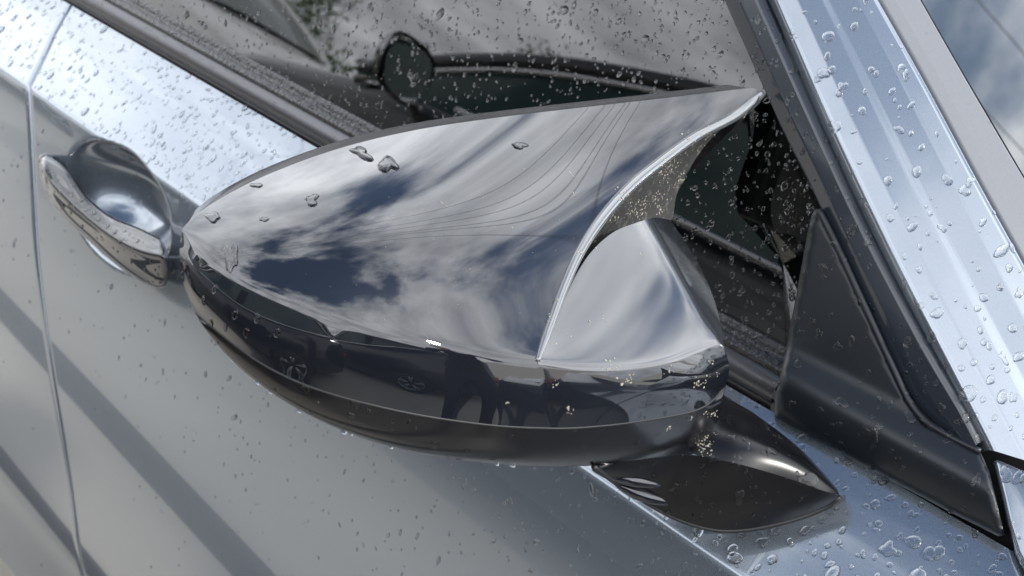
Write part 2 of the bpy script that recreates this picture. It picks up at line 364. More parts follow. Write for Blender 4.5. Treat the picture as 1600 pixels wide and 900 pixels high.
TF = [tuple(f) for f in fcs] + [(i, (i + 1) % nb_, nv_ + (i + 1) % nb_, nv_ + i) for i in range(nb_)]
so_ = mesh('sail_panel', TV, TF, SATIN, car)
bm = bmesh.new(); bm.from_mesh(so_.data); bmesh.ops.recalc_face_normals(bm, faces=bm.faces); bm.to_mesh(so_.data); bm.free()
rim_px = [(1279, 328), (1302, 372), (1352, 480), (1398, 580), (1420, 626), (1444, 656), (1480, 680), (1532, 706)]
MB().tube(spline([gl_(*p, .0105) for p in rim_px], 60), .0022, 10).build('sail_panel_rib', SATIN, car)

# ------------------------------------------------------------------ the wing mirror
# the depth of each shell is a smooth low-order field, so that its reflections run without ripples
def vray(P):
    P = np.asarray(P, float); v = (P[..., :1] - 800) * RIGHT - (P[..., 1:2] - 450) * UP + F * FWD
    return v / np.linalg.norm(v, axis=-1, keepdims=True)
def feats(P, deg):
    x = (P[..., 0] - 740) / 450.; y = (P[..., 1] - 350) / 220.
    return np.stack([x ** i * y ** j for i in range(deg + 1) for j in range(deg + 1 - i)], -1)
def fit(pts, deg):
    P = np.array(pts, float); v = vray(P[:, :2]); t = (P[:, 2] - CAM[1]) / v[:, 1]
    c = np.linalg.lstsq(feats(P, deg), t, rcond=None)[0]
    return lambda Q: feats(Q, deg) @ c
CAPP = [(285, 357, -.322), (400, 281, -.275), (520, 235, -.235), (640, 205, -.192), (760, 186, -.15), (900, 169, -.10), (1050, 152, -.045), (1191, 146, .01),
        (340, 419, -.328), (400, 452, -.322), (500, 492, -.308), (640, 370, -.253), (500, 360, -.288), (800, 380, -.206), (900, 290, -.138)]
CAP1 = CAPP + [(620, 527, -.286), (750, 552, -.256), (840, 564, -.232), (860, 505, -.205), (1090, 212, -.045), (985, 292, -.10), (905, 395, -.155)]
CAP2 = CAPP + [(620, 527, -.280), (750, 552, -.246), (840, 564, -.217), (860, 505, -.197), (1090, 212, -.038), (985, 292, -.095), (905, 395, -.158)]
_f1, _f2, _f3 = fit(CAP1, 3), fit(CAP2, 3), fit(CAP1, 2)
def cap_at(Q): Q = np.asarray(Q, float); q_ = ((Q[..., 0] - 690) / 300) ** 2 + ((Q[..., 1] - 360) / 160) ** 2; return CAM + vray(Q) * (.35 * _f1(Q) + .3 * _f2(Q) + .35 * _f3(Q) + .010 * (np.sqrt(1 + 2 * q_) - 1.4))[..., None]
_fp = at_y(1000, 460, -.143); _fn = np.array([.36, -.35, .87])
def fac_at(Q):
    """inner shoulder: a gently domed face that folds away to the right of a slanting ridge"""
    Q = np.asarray(Q, float); v = vray(Q); t = ((_fp - CAM) @ _fn) / (v @ _fn)
    dx, dy = Q[..., 0] - 990, Q[..., 1] - 470
    d = ((Q[..., 0] - 1003) * 174 - (Q[..., 1] - 346) * 98) / 199.7; d = np.logaddexp(0, d / 9) * 9
    return CAM + v * (t + .005 * ((dx / 140) ** 2 + (dy / 110) ** 2) + .022 * (d / 40) ** 2 + 4.2e-7 * np.maximum(Q[..., 0] - 870, 0) ** 2)[..., None]
NU, NV, NB, NF = 110, 70, 34, 44
T2 = spline([(285, 357), (300, 341), (330, 319), (400, 281), (520, 235), (640, 205), (760, 186), (900, 169), (1050, 152), (1150, 140), (1180, 138), (1191, 146)], NU)
C2 = spline([(285, 357), (300, 384), (340, 419), (400, 452), (500, 492), (620, 527), (750, 552), (840, 564)], NU)
R2 = spline([(1191, 146), (1150, 180), (1090, 212), (1030, 255), (985, 292), (940, 342), (905, 395), (880, 450), (860, 505), (846, 545), (840, 564)], NV)
Q1 = coons(T2, C2, np.repeat(T2[:1], NV, 0), R2)
G1 = cap_at(Q1)
# roll the shell over along its far edge, so that it turns away at the outline
vv = np.linspace(0, 1, NV)[None]; 
Cb2 = spline([(840, 564), (900, 572), (960, 574), (1040, 563), (1090, 545), (1120, 534), (1131, 540)], NF)
Cb = fac_at(Cb2); k_ = np.linspace(0, 1, NF)[:, None]; Cb = Cb + (G1[-1, -1] - Cb[0]) * np.exp(-k_ * 2.5)
_c2 = np.vstack([C2, Cb2[1:]]); _t = np.linalg.norm(np.vstack([G1[:, -1], Cb[1:]]) - CAM, axis=1)
for _ in range(160): _t[1:-1] = .25 * _t[:-2] + .5 * _t[1:-1] + .25 * _t[2:]
_call = CAM + vray(_c2) * _t[:, None]; G1 = G1 + (_call[:NU] - G1[:, -1])[:, None] * (vv ** 5)[..., None]; Cb = _call[NU - 1:]
Call = np.vstack([G1[:, -1], Cb[1:]]); Call2 = np.vstack([C2, Cb2[1:]]); NA = len(Call)
# wall of the housing below the crease: every column drops to the seam, leaning by a set amount
dC = np.r_[0, np.cumsum(np.linalg.norm(np.diff(Call2, axis=0), axis=1))]; dC /= dC[-1]
def along(pts):
    Sq = spline(pts, 400); t = np.linspace(0, 1, 400); return np.stack([np.interp(dC, t, Sq[:, k]) for k in range(2)], 1)
S2 = along([(306, 490), (330, 510), (400, 563), (480, 603), (620, 642), (760, 664), (840, 669), (900, 669), (1010, 657), (1100, 636), (1133, 606)])
B2 = along([(306, 491), (350, 548), (400, 594), (460, 636), (530, 671), (620, 701), (720, 719), (830, 728), (920, 728), (1000, 723), (1070, 713), (1106, 697), (1122, 655), (1133, 607)])
Pc = Call.copy()
for _ in range(120): Pc[1:-1] = .25 * Pc[:-2] + .5 * Pc[1:-1] + .25 * Pc[2:]
tg = np.gradient(Pc, axis=0); out = np.stack([tg[:, 1], -tg[:, 0], 0 * dC], 1); out /= np.linalg.norm(out, axis=1)[:, None]
out *= np.sign((out * (CAM - Pc)).sum(1))[:, None]
def drop(P, Q2, k):
    """points on the rays Q2 that lie k times their fall outward of P"""
    v = vray(Q2); r0 = P - CAM; e = out + np.array([0, 0, k]) if np.isscalar(k) else out + np.stack([0 * k, 0 * k, k], 1)
    t = (r0 * e).sum(1) / (v * e).sum(1); return CAM + v * t[:, None]
def ease(t, it=250):
    t = t.copy()
    for _ in range(it): t[1:-1] = .25 * t[:-2] + .5 * t[1:-1] + .25 * t[2:]
    return t
S = drop(Call, S2, .15); tS = ease(np.linalg.norm(S - CAM, axis=1)); S = CAM + vray(S2) * tS[:, None]
Bb = drop(S, B2, -.42); tB = ease(np.linalg.norm(Bb - CAM, axis=1))
tB = np.where(dC < .04, tS + (tB - tS) * dC / .04, tB); tB = np.where(dC > .96, tS + (tB - tS) * (1 - dC) / .04, tB); Bb = CAM + vray(B2) * tB[:, None]
sB = np.linspace(0, 1, NB)
Lq = np.linspace(0, 1, NB)[:, None]
L2 = spline([(285, 357), (284, 395), (290, 440), (306, 490)], NB); L3 = Call[0] * (1 - Lq) + S[0] * Lq
L3 = CAM + vray(L2) * np.linalg.norm(L3 - CAM, axis=1)[:, None]
Rr2 = spline([(1131, 540), (1136, 572), (1133, 606)], NB); R3 = Call[-1] * (1 - Lq) + S[-1] * Lq
R3 = CAM + vray(Rr2) * np.linalg.norm(R3 - CAM, axis=1)[:, None]
G2 = coons(Call, S, L3, R3); v2 = sB[None]
G2 = G2 + gnormals(G2) * (np.sin(math.pi * v2) * .0014 * np.ones((NA, 1)))[..., None]
FL2 = spline([(1000, 346), (960, 362), (922, 396), (884, 458), (862, 515), (849, 548), (840, 564)], NV)
FR2 = spline([(1048, 344), (1064, 368), (1086, 402), (1110, 452), (1126, 505), (1131, 540)], NV)
FT2 = spline([(1000, 346), (1025, 340), (1048, 344)], NF)
G3 = fac_at(coons(FT2, Cb2, FL2, FR2)); 
G3 = G3 + (Cb - G3[:, -1])[:, None] * (vv ** 3)[..., None]
uf = np.linspace(0, 1, NF)[:, None]
def soften(G, j0, wd, it):
    H = G.copy()
    for _ in range(it):
        K = H.copy(); a, b = max(1, j0 - wd), min(G.shape[1] - 1, j0 + wd + 1)
        K[1:, a:b] = .5 * H[1:, a:b] + .25 * (H[1:, a - 1:b - 1] + H[1:, a + 1:b + 1]); H = K
    return H
full = soften(np.concatenate([G1, G2[:NU, 1:]], 1), NV - 1, 2, 3)
fac = soften(np.concatenate([G3, G2[NU - 1:, 1:]], 1), NV - 1, 2, 3)
mirror = empty('wing_mirror', tuple(at_y(900, 480, -.16)), car)
def shell(name, G, slots, jsplit):
    o = MB().grid(G).build(name, slots[0], mirror); nr = G.shape[1] - 1
    if len(slots) > 1:
        o.data.materials.append(slots[1])
        for p in o.data.polygons: p.material_index = 0 if p.index % nr < jsplit else 1
    return o
# both shells take their shading from one merged surface, so that the band runs on without a break
_m = MB().grid(full).grid(fac).build('merged', BLACK, None, merge=2e-5)
from mathutils import kdtree
kd = kdtree.KDTree(len(_m.data.vertices))
for v_ in _m.data.vertices: kd.insert(v_.co, v_.index)
kd.balance()
for o in (shell('mirror_cap', full, [BLACK], 0), shell('mirror_shoulder', fac, [FACET, BLACK], NV + 1)):
    wm = world_mat(o.parent) @ o.matrix_parent_inverse
    ns = [_m.data.vertices[kd.find(v_.co)[1]].normal.copy() for v_ in o.data.vertices]
    fn = sum((p.normal for p in o.data.polygons), Vector()); sg_ = 1 if fn.dot(sum(ns, Vector())) > 0 else -1
    if sg_ < 0: o.data.flip_normals()
    o.data.normals_split_custom_set_from_vertices(ns)
bpy.data.objects.remove(_m)
lip = cap_at(spline(R2, 120)); vl = vray(spline(R2, 120))
MB().tube(lip + vl * .001, np.interp(np.linspace(0, 1, 120), [0, .04, .5, .93, 1], [.0026, .0034, .0033, .0025, .0012]), 12).build('cap_lip', LIPM, mirror)
W_ = np.array([at_y(*p) for p in [(1188, 160, .018), (1140, 206, -.004), (1100, 246, -.018), (1074, 276, -.027), (1058, 302, -.033), (1048, 346, -.043), (1004, 350, -.072), (962, 366, -.102), (924, 400, -.130), (886, 460, -.164), (860, 525, -.195), (841, 566, -.214)]])
wi = spline(W_, 80); ri = cap_at(spline(R2, 80))
Gw = np.stack([ri * (1 - s) + wi * s + np.array([-.45, .8, -.3]) * .010 * math.sin(math.pi * s) for s in np.linspace(0, 1, 24)], 1)
cap_wall = MB().grid(Gw).build('cap_wall', GUNK, mirror)
vh = np.linspace(0, 1, 24)[None]; ub = dC[:, None]
Gh = np.stack([S * (1 - s) + Bb * s for s in np.linspace(0, 1, 24)], 1)
Gh = Gh + gnormals(Gh) * (np.sin(math.pi * vh) * np.sin(math.pi * ub) ** .5 * .005)[..., None]
back = np.array([-.035, .055, .006])
und = np.stack([Bb + back * s * np.clip(np.sin(math.pi * ub), 0, 1) ** .4 for s in (0, .15, .4, 1)], 1)
MB().grid(Gh).grid(und).build('lower_housing', HOUSE, mirror, merge=2e-5)
MB().tube(S + out * -.0003, .0007, 6).build('shell_seam', RUBBER, mirror)
T = G1[:, 0]
rimB = np.vstack([T[::2], wi[::2], Bb[::-2]])
cc = rimB.mean(0); bx = np.array([-.028, .014, 0])
rear = np.stack([rimB, rimB + bx * .5 + (cc - rimB) * .03, rimB + bx + (cc - rimB) * .10], 1)
MB().grid(rear, closed_u=True).build('mirror_bezel', HOUSE, mirror)
MB().fan(rimB + bx * .95 + (cc - rimB) * .11).build('mirror_glass', MIRRORM, mirror, smooth=False)

# foot that carries the mirror on the door
Yt = lambda pts: np.array([at_y(*p) for p in pts])
f_top = Yt([(1118, 560, -.062), (1122, 612, -.060), (1180, 652, -.052), (1250, 706, -.042), (1294, 752, -.038), (1311, 772, -.042)])
f_rdg = Yt([(1066, 690, -.100), (1090, 712, -.102), (1150, 724, -.092), (1230, 747, -.070), (1290, 768, -.051), (1311, 773, -.042)])
f_low = Yt([(925, 728, -.165), (985, 770, -.122), (1060, 811, -.098), (1130, 828, -.080), (1220, 816, -.060), (1292, 790, -.044), (1311, 775, -.042)])
f_up2 = Yt([(925, 727, -.160), (1000, 718, -.135), (1080, 711, -.106), (1150, 724, -.092), (1230, 747, -.070), (1290, 768, -.051), (1311, 774, -.042)])
ft, frd, fl_, fu = spline(f_top, 50), spline(f_rdg, 50), spline(f_low, 50), spline(f_up2, 50)
Ga = np.stack([ft * (1 - s) + frd * s for s in np.linspace(0, 1, 16)], 1)
ua = np.linspace(0, 1, 50)[:, None]; va = np.linspace(0, 1, 16)[None]
Ga = Ga + gnormals(Ga) * (np.sin(math.pi * va ** 1.8) * np.sin(math.pi * ua) ** .7 * .0065)[..., None]
Gb = np.stack([fu * (1 - s) + fl_ * s for s in np.linspace(0, 1, 16)], 1)
Gb = Gb + gnormals(Gb) * (np.sin(math.pi * va) * np.sin(math.pi * ua) * .003)[..., None]
tuck = np.stack([fl_, fl_ + np.array([0, .010, -.003]), fl_ + np.array([-.004, .026, -.016])], 1)
tuck2 = np.stack([ft, ft + np.array([-.005, .010, -.004]), ft + np.array([-.012, .022, -.03])], 1)
MB().grid(Ga).grid(Gb).grid(tuck).grid(tuck2).build('mirror_foot', FOOTM, mirror)
MB().tube(fl_ + np.array([0, .0018, -.0012]), .0016, 6).build('foot_gasket', RUBBER, mirror)

for pts in (((926, 733, -.150), (958, 742, -.139), (1000, 752, -.124), (1034, 758, -.112)), ((962, 757, -.134), (1000, 772, -.119), (1036, 781, -.106), (1066, 785, -.097))):
    q_ = spline(Yt(pts), 30); MB().tube(q_, .0038 * np.sin(np.linspace(.05, 3.09, 30)) ** .6 + .0002, 10).build('foot_rib', BLACK, mirror)

# ------------------------------------------------------------------ door handle
def hb(px, py, off): return at_body(px, py, off)
h_top = [(62, 238), (84, 250), (108, 270), (136, 306), (174, 338), (218, 357), (262, 378)]
h_bot = [(58, 258), (66, 290), (92, 332), (134, 372), (196, 424), (246, 449), (272, 440)]
h_mid = [(64, 252), (78, 282), (104, 312), (138, 342), (178, 372), (222, 394), (266, 402)]
hq = lambda pts, off: spline([hb(*p, off) for p in pts], 60)
E1, E2, E3 = hq(h_top, -.026), hq(h_mid, -.036), hq(h_bot, -.026)
B1, B3 = hq(h_top, -.012), hq(h_bot, -.012)
G = []
for i in range(60):
    s_ = i / 59; k = min(1, (s_ / .05) ** .5, ((1 - s_) / .045) ** .5); k = max(k, .02)
    P = np.array([B1[i], E1[i] * .8 + B1[i] * .2, E1[i] * .75 + E2[i] * .25, E1[i] * .3 + E2[i] * .7, E2[i], E2[i] * .7 + E3[i] * .3, E3[i] * .75 + E2[i] * .25, E3[i] * .8 + B3[i] * .2, B3[i]])
    c = P.mean(0); P = c + (P - c) * k; G.append(spline(P, 40))
Gq = np.array(G); back_ = Gq[:, ::-39][:, :2]
MB().grid(Gq).grid(back_).build('door_handle', BLACK, front_door, merge=1e-5)
for pts in (((66, 244), (72, 252), (78, 262)), ((246, 410), (256, 414), (264, 416))):
    MB().tube([hb(*pts[1], -.022), hb(*pts[1], -.006), hb(*pts[1], .03)], [.006, .008, .010], 10).build('handle_foot', BLACK, front_door)

# ------------------------------------------------------------------ cabin behind the side glass
LEATHER = material('seat_cloth', (.022, .023, .025), .7, bump=(400, .3, .002))
DASHM = material('dash_plastic', (.018, .018, .019), .6, bump=(700, .3, .001))
mb = MB()
mb.grid([[(x, .10 + (.33 if z > .3 else 0), ZB + z) if False else (x, y, ZB + z) for y, z in ((.05, -.02), (.045, -.30), (.06, -.62), (1.5, -.62), (1.56, -.3), (1.56, 0), (1.40, .38), (.80, .46), (.15, .42))] for x in (-2.1, -.45, -.35)])
mb.fan([(-2.1, y, ZB + z) for y, z in ((.05, -.02), (.045, -.30), (.06, -.62), (1.5, -.62), (1.56, -.3), (1.56, 0), (1.40, .38), (.80, .46), (.15, .42))]).fan([(-.352, y, ZB + z) for y, z in ((.09, .24), (.07, -.02), (.045, -.30), (.06, -.62), (1.5, -.62), (1.56, -.3), (1.56, 0), (1.40, .38), (.80, .46), (.15, .42))])
mb.build('cabin_lining', DARK, car, smooth=False)  # closed dark shell, end walls added to keep light out of the cabin
mb = MB(); mb.grid([[(x, y, ZB + z) for x, z in ((-.62, -.40), (-.60, -.10), (-.52, .0), (-.30, .03), (.1, .0))] for y in np.linspace(.05, 1.5, 12)])
mb.build('dashboard', DASHM, car)
def loft(secs, closed=True): return MB().grid(np.array(secs), closed_u=False)
def seat(y0):
    e = empty('seat', (-1.2, y0, .4), car)
    def pad(name, c, a, b, h, n1):
        G = []
        for v_ in np.linspace(-1, 1, 15):
            row = []
            for th in np.linspace(0, 2 * math.pi, 25):
                k = (1 - abs(v_) ** 4) ** .25 if abs(v_) < 1 else 0
                cx, sx = np.sign(math.cos(th)) * abs(math.cos(th)) ** .6, np.sign(math.sin(th)) * abs(math.sin(th)) ** .6
                row.append(np.array(c) + np.array(a) * cx * k + np.array([0, 1, 0]) * sx * h * k + np.array(b) * v_)
            G.append(row)
        MB().grid(G).build(name, LEATHER, e, merge=1e-5)
    pad('cushion', (-1.05, y0, .50), (.05, 0, .09), (.26, 0, .03), .24, 0)
    pad('backrest', (-1.42, y0, .84), (.07, 0, .02), (-.12, 0, .32), .23, 0)
    pad('headrest', (-1.56, y0, 1.27), (.05, 0, .01), (-.02, 0, .09), .13, 0)
seat(.42); seat(1.15)

# ------------------------------------------------------------------ what the wet panels reflect: cars, trees and cables around
TYRE = material('tyre_rubber', (.015, .015, .015), .75, bump=(120, .4, .004))
RIM = material('alloy_rim', (.42, .43, .44), .3, .8)
CGLASS = material('dark_car_glass', (.035, .06, .054), .02, ior=1.5)
CHROME = material('chrome_strip', (.75, .75, .76), .12, 1.0)
DARKPAINT = material('dark_car_paint', (.010, .011, .014), .18, 0, 1.0, .03)
WHITEP = material('white_car_paint', (.72, .72, .70), .3, 0, 1.0, .03)
REDP = material('red_car_paint', (.40, .03, .025), .3, 0, 1.0, .03)
LENSR = material('red_lens', (.30, .01, .01), .15, coat=1.0)
LENSW = material('clear_lens', (.6, .62, .64), .08, coat=1.0)
def lathe(prof, k=28, axis_y=True, c=(0, 0, 0)):
    G = [[(c[0] + r * math.cos(a), c[1] + y, c[2] + r * math.sin(a)) for r, y in prof] for a in np.linspace(0, 2 * math.pi, k, endpoint=False)]
    return MB().grid(G, closed_u=True)
def sedan(name, label, loc, rot, paint, group=None, grow=1.0, front_wheel=-2.68, rear_wheel=.02):
    """saloon facing its own -X, near flank on its own y = 0, body towards -y"""
    r = tag(empty(name, (0, 0, 0)), label, 'car', group)
    xs = np.array([-3.62, -3.55, -3.3, -2.9, -2.5, -2.25, -2.0, -1.0, 0, .6, .85, 1.0, 1.06])
    top = np.array([.58, .74, .88, .97, 1.03, 1.08, 1.09, 1.10, 1.10, 1.10, 1.07, 1.0, .84]) * grow
    cen = np.array([.60, .77, .92, 1.01, 1.07, 1.10, 1.10, 1.10, 1.10, 1.13, 1.11, 1.04, .87]) * grow
    ins = np.array([.28, .16, .07, .02, 0, 0, 0, 0, 0, .01, .04, .09, .18])
    X = np.linspace(xs[0], xs[-1], 70); G = []
    for x in X:
        tz, cz, i = np.interp(x, xs, top), np.interp(x, xs, cen), np.interp(x, xs, ins); W = 1.8
        half = [(-.10 - i, .20), (-.02 - i, .28), (.0 - i, .42), (.02 - i, .62), (.0 - i, tz * .86), (-.05 - i, tz), (-.25 - i, cz), (-W / 2, cz + .015)]
        half = spline(half, 26); row = [(x, y, z) for y, z in half] + [(x, -W - y, z) for y, z in half[::-1][1:]]
        G.append(row)
    b = MB().grid(G); b.fan(G[0]); b.fan(G[-1]); b.build('body', paint, r, merge=1e-5)
    # greenhouse
    rx = [(-2.42, 1.09), (-2.30, 1.15), (-2.15, 1.225), (-1.90, 1.32), (-1.55, 1.40), (-1.15, 1.445), (-.6, 1.455), (-.1, 1.42), (.35, 1.31), (.72, 1.13)]
    P = spline(np.array(rx) * [1, grow], 60)
    G = []
    for x, z in P:
        tl = .03 + .34 * (z - 1.10 * grow); zb = 1.08 * grow
        G.append([(x, -.05, zb), (x, -.05 - tl * .5, (z + zb) / 2), (x, -.05 - tl, z - .02), (x, -.12 - tl, z + .004), (x, -.9, z + .03), (x, -1.68 + tl, z + .004), (x, -1.75 + tl, z - .02), (x, -1.75, zb)])
    G = np.array(G)
    MB().grid(G[:, :3]).grid(G[:, 5:]).build('side_glass', CGLASS, r)
    k0, k1 = 24, 48
    MB().grid(G[k0:k1, 2:6]).build('roof', paint, r)
    MB().grid(G[:k0 + 1, 2:6]).build('windscreen', CGLASS, r); MB().grid(G[k1 - 1:, 2:6]).build('rear_window', CGLASS, r)
    e_ = np.array([0, .012, .004])
    MB().tube(G[:, 2] + e_ + [0, 0, -.012], .012, 6).build('roof_strip', CHROME, r)
    MB().tube(G[:, 2] + e_ + [0, -.01, .014], .028, 6).build('door_frame', paint, r)
    MB().tube([(x, -.036, 1.105 * grow) for x in np.linspace(-2.0, .7, 12)], .012, 6).build('belt_strip', CHROME, r)
    MB().box((-.95, -.10, 1.0), (-.83, -.035, 1.33)).build('centre_pillar', DARK, r, smooth=False)
    for x in (front_wheel, rear_wheel):
        for yy, sg in ((0.0, 1), (-1.8, -1)):
            c = (x, yy, .325)
            w_ = lathe([(.21, .028 * sg), (.25, .034 * sg), (.30, .028 * sg), (.322, .0), (.325, -.10 * sg), (.30, -.2 * sg)], 32, c=c).build('wheel', TYRE, r)
            q = lathe([(.212, .026 * sg), (.20, .022 * sg), (.19, -.03 * sg), (.185, -.14 * sg)], 32, c=c)
            q.fan([(c[0] + .062 * math.cos(a), c[1] + .016 * sg, c[2] + .062 * math.sin(a)) for a in np.linspace(0, 6.283, 16)[:-1]])
            for k in range(5):
                for da in (-.13, .13):
                    a = k * 2 * math.pi / 5 + .3; a2 = a + da
                    p0 = np.array([c[0] + .05 * math.cos(a), c[1] + .012 * sg, c[2] + .05 * math.sin(a)]); p1 = np.array([c[0] + .203 * math.cos(a2), c[1] + .020 * sg, c[2] + .203 * math.sin(a2)])
                    q.tube([p0, (p0 + p1) / 2, p1], [.017, .013, .015], 6)
            q.build('rim', RIM, w_)
            MB().fan([(c[0] + .2 * math.cos(a), c[1] - .05 * sg, c[2] + .2 * math.sin(a)) for a in np.linspace(0, 6.283, 24)[:-1]]).build('brake_hub', DARK, w_)
            MB().tube([(c[0] + .365 * math.cos(a), c[1] + .006 * sg, c[2] + .365 * math.sin(a)) for a in np.linspace(-.15, math.pi + .15, 24)], .018, 6).build('wheel_arch', DARK, r)
            MB().fan([(c[0] + .36 * math.cos(a), c[1] + .0185 * sg, max(.2, c[2] + .36 * math.sin(a))) for a in np.linspace(0, 6.283, 30)[:-1]]).build('wheel_well', DARK, r)
    # door mirror
    m = MB(); G = []
    for q in np.linspace(-1, 1, 13):
        k = (1 - abs(q) ** 3) ** .4 if abs(q) < 1 else .0
        G.append([(-2.02 - .045 - .06 * k * math.cos(a), .13 + q * .105, 1.135 + .078 * k * math.sin(a) + .012 * q) for a in np.linspace(-math.pi / 2, math.pi / 2, 13)] )
    Gm = np.array(G); m.grid(Gm); mo = m.build('door_mirror', DARKPAINT, r)
    MB().grid(Gm[:, 6:12] + np.array([-.004, 0, .004])).build('mirror_cover', CHROME, mo)
    MB().fan(np.vstack([Gm[:, 0], Gm[::-1, -1]]) * .9 + np.vstack([Gm[:, 0], Gm[::-1, -1]]).mean(0) * .1 + np.array([.004, 0, 0]) - np.outer(np.vstack([Gm[:, 0], Gm[::-1, -1]])[:, 2] - 1.135, [.14, 0, 0])).build('mirror_glass', MIRRORM, mo, smooth=False)
    MB().tube([(-2.05, -.05, 1.02), (-2.06, .02, 1.05), (-2.07, .06, 1.08)], [.03, .022, .02], 8).build('mirror_stalk', DARKPAINT, mo)
    for x in (-1.0, .02 - .1):
        MB().tube([(x - .12, .03, .90), (x - .06, .045, .905), (x + .04, .045, .905), (x + .1, .03, .90)], .013, 6).build('door_handle', paint, r)
    for yy in (-.3, -1.5):
        MB().box((-3.57, yy - .2, .60), (-3.40, yy + .2, .70)).build('headlight', LENSW, r); MB().box((.93, yy - .2, .72), (1.055, yy + .2, .84)).build('tail_lamp', LENSR, r)
    r.location = loc; r.rotation_euler = (0, 0, rot)
    return r
sedan('parked_car', 'black saloon parked alongside, mirrored in the side window', (0, -1.6, 0), 0, DARKPAINT)
sedan('parked_car', 'black saloon parked across the bay ahead, mirrored in the wing mirror shell', (1.8, -.97, 0), math.pi / 2, DARKPAINT)
sedan('parked_car', 'white saloon farther along the bay, mirrored in the rear of the window', (-8.0, -4.2, 0), math.radians(172), WHITEP)

# trees and a hedge at the far side of the car park
BARK = material('bark', (.07, .05, .04), .9, bump=(20, .8, .02)); LEAF = material('leaves', (.035, .075, .022), .6, noise=(3, (.075, .12, .035), .4, .6))
def leaves(n, pts, size, rng):
    v = []; f = []
    for p in pts:
        a = rng.normal(size=3); a /= np.linalg.norm(a); b = np.cross(a, rng.normal(size=3)); b /= np.linalg.norm(b); s_ = size * rng.uniform(.5, 1.2); o = len(v)
        v += [p - a * s_, p + b * s_ * .45, p + a * s_, p - b * s_ * .45]; f.append((o, o + 1, o + 2, o + 3))
    return v, f
def tree(loc, h, rad, seed, label):
    rng = np.random.default_rng(seed); t_ = tag(empty('tree', loc), label, 'tree', 'trees round the car park'); L0 = np.array(loc, float)
    m = MB(); m.tube([L0, L0 + [.05, .02, h * .3], L0 + [.0, .1, h * .6], L0 + [.1, .05, h * .85]], [.16, .12, .08, .03], 8); cents = []
    for k in range(9):
        a = rng.uniform(0, 6.28); z0 = h * rng.uniform(.3, .7); e = L0 + np.array([math.cos(a) * rad * rng.uniform(.4, .9), math.sin(a) * rad * rng.uniform(.4, .9), z0 + h * rng.uniform(.1, .28)])
        m.tube([L0 + [0, 0, z0], (L0 + [0, 0, z0] + e) / 2 + [0, 0, .1], e], [.05, .035, .015], 5); cents.append(e)
    m.build('trunk', BARK, t_); cents.append(L0 + [0, 0, h * .9])
    pts = np.vstack([c + rng.normal(size=(700, 3)) * rad * np.array([.28, .28, .22]) for c in cents])
    v, f = leaves(0, pts, .085, rng); mesh('crown', v, f, LEAF, t_, smooth=False)
tree((-24, -18.5, 0), 4.6, 1.8, 1, 'broad green tree beyond the white saloon'); tree((-17.5, -22.5, 0), 3.7, 1.3, 2, 'small round tree beyond the black saloon alongside')
rng = np.random.default_rng(5); pts = np.stack([rng.uniform(-22, 12, 9000), -16.5 + rng.normal(0, .35, 9000), np.abs(rng.normal(.6, .45, 9000))], 1)
v, f = leaves(0, pts, .13, rng); tag(mesh('hedge', v, f, LEAF, None, smooth=False), 'long dark hedge along the far edge of the car park', 'hedge')

# ------------------------------------------------------------------ rain on the panels
WATER = bpy.data.materials.new('water'); WATER.use_nodes = True; b_ = WATER.node_tree.nodes['Principled BSDF']
b_.inputs['Transmission Weight'].default_value = 1; b_.inputs['Roughness'].default_value = 0; b_.inputs['IOR'].default_value = 1.33; b_.inputs['Base Color'].default_value = (1, 1, 1, 1)
def drop_geo(seed, k=14, rings=5, rough=.12, hh=.42):
    rng = np.random.default_rng(seed); ph = rng.uniform(0, 6.28, 4); am = rough * rng.uniform(.3, 1, 4) * np.array([.5, 1, .7, .5])
    th = np.linspace(0, 2 * math.pi, k, endpoint=False); rad = 1 + sum(am[i] * np.cos((i + 1) * th + ph[i]) for i in range(4)); v = []
    for j in range(rings):
        q = j / rings; rr = math.cos(q * math.pi / 2) ** .62; z = math.sin(q * math.pi / 2) ** .9 * hh
        v += [(r_ * rr * math.cos(t_), r_ * rr * math.sin(t_), z - .03) for r_, t_ in zip(rad, th)]
    v.append((0, 0, hh - .03)); f = []
    for j in range(rings - 1):
        for i in range(k): f.append((j * k + i, j * k + (i + 1) % k, (j + 1) * k + (i + 1) % k, (j + 1) * k + i))
    o = (rings - 1) * k
    for i in range(k): f.append((o + i, o + (i + 1) % k, len(v) - 1))
    return np.array(v), f
VAR = [drop_geo(i) for i in range(8)] + [drop_geo(20 + i, 20, 5, .38, .30) for i in range(5)]; SMALL = [drop_geo(50 + i, 9, 3, .15) for i in range(5)]
VMESH = []
for v, f in VAR:
    me = bpy.data.meshes.new('rain_drop'); me.from_pydata(v.tolist(), [], f); me.polygons.foreach_set('use_smooth', [True] * len(f)); me.materials.append(WATER); VMESH.append(me)
bpy.context.view_layer.update(); DG = bpy.context.evaluated_depsgraph_get()
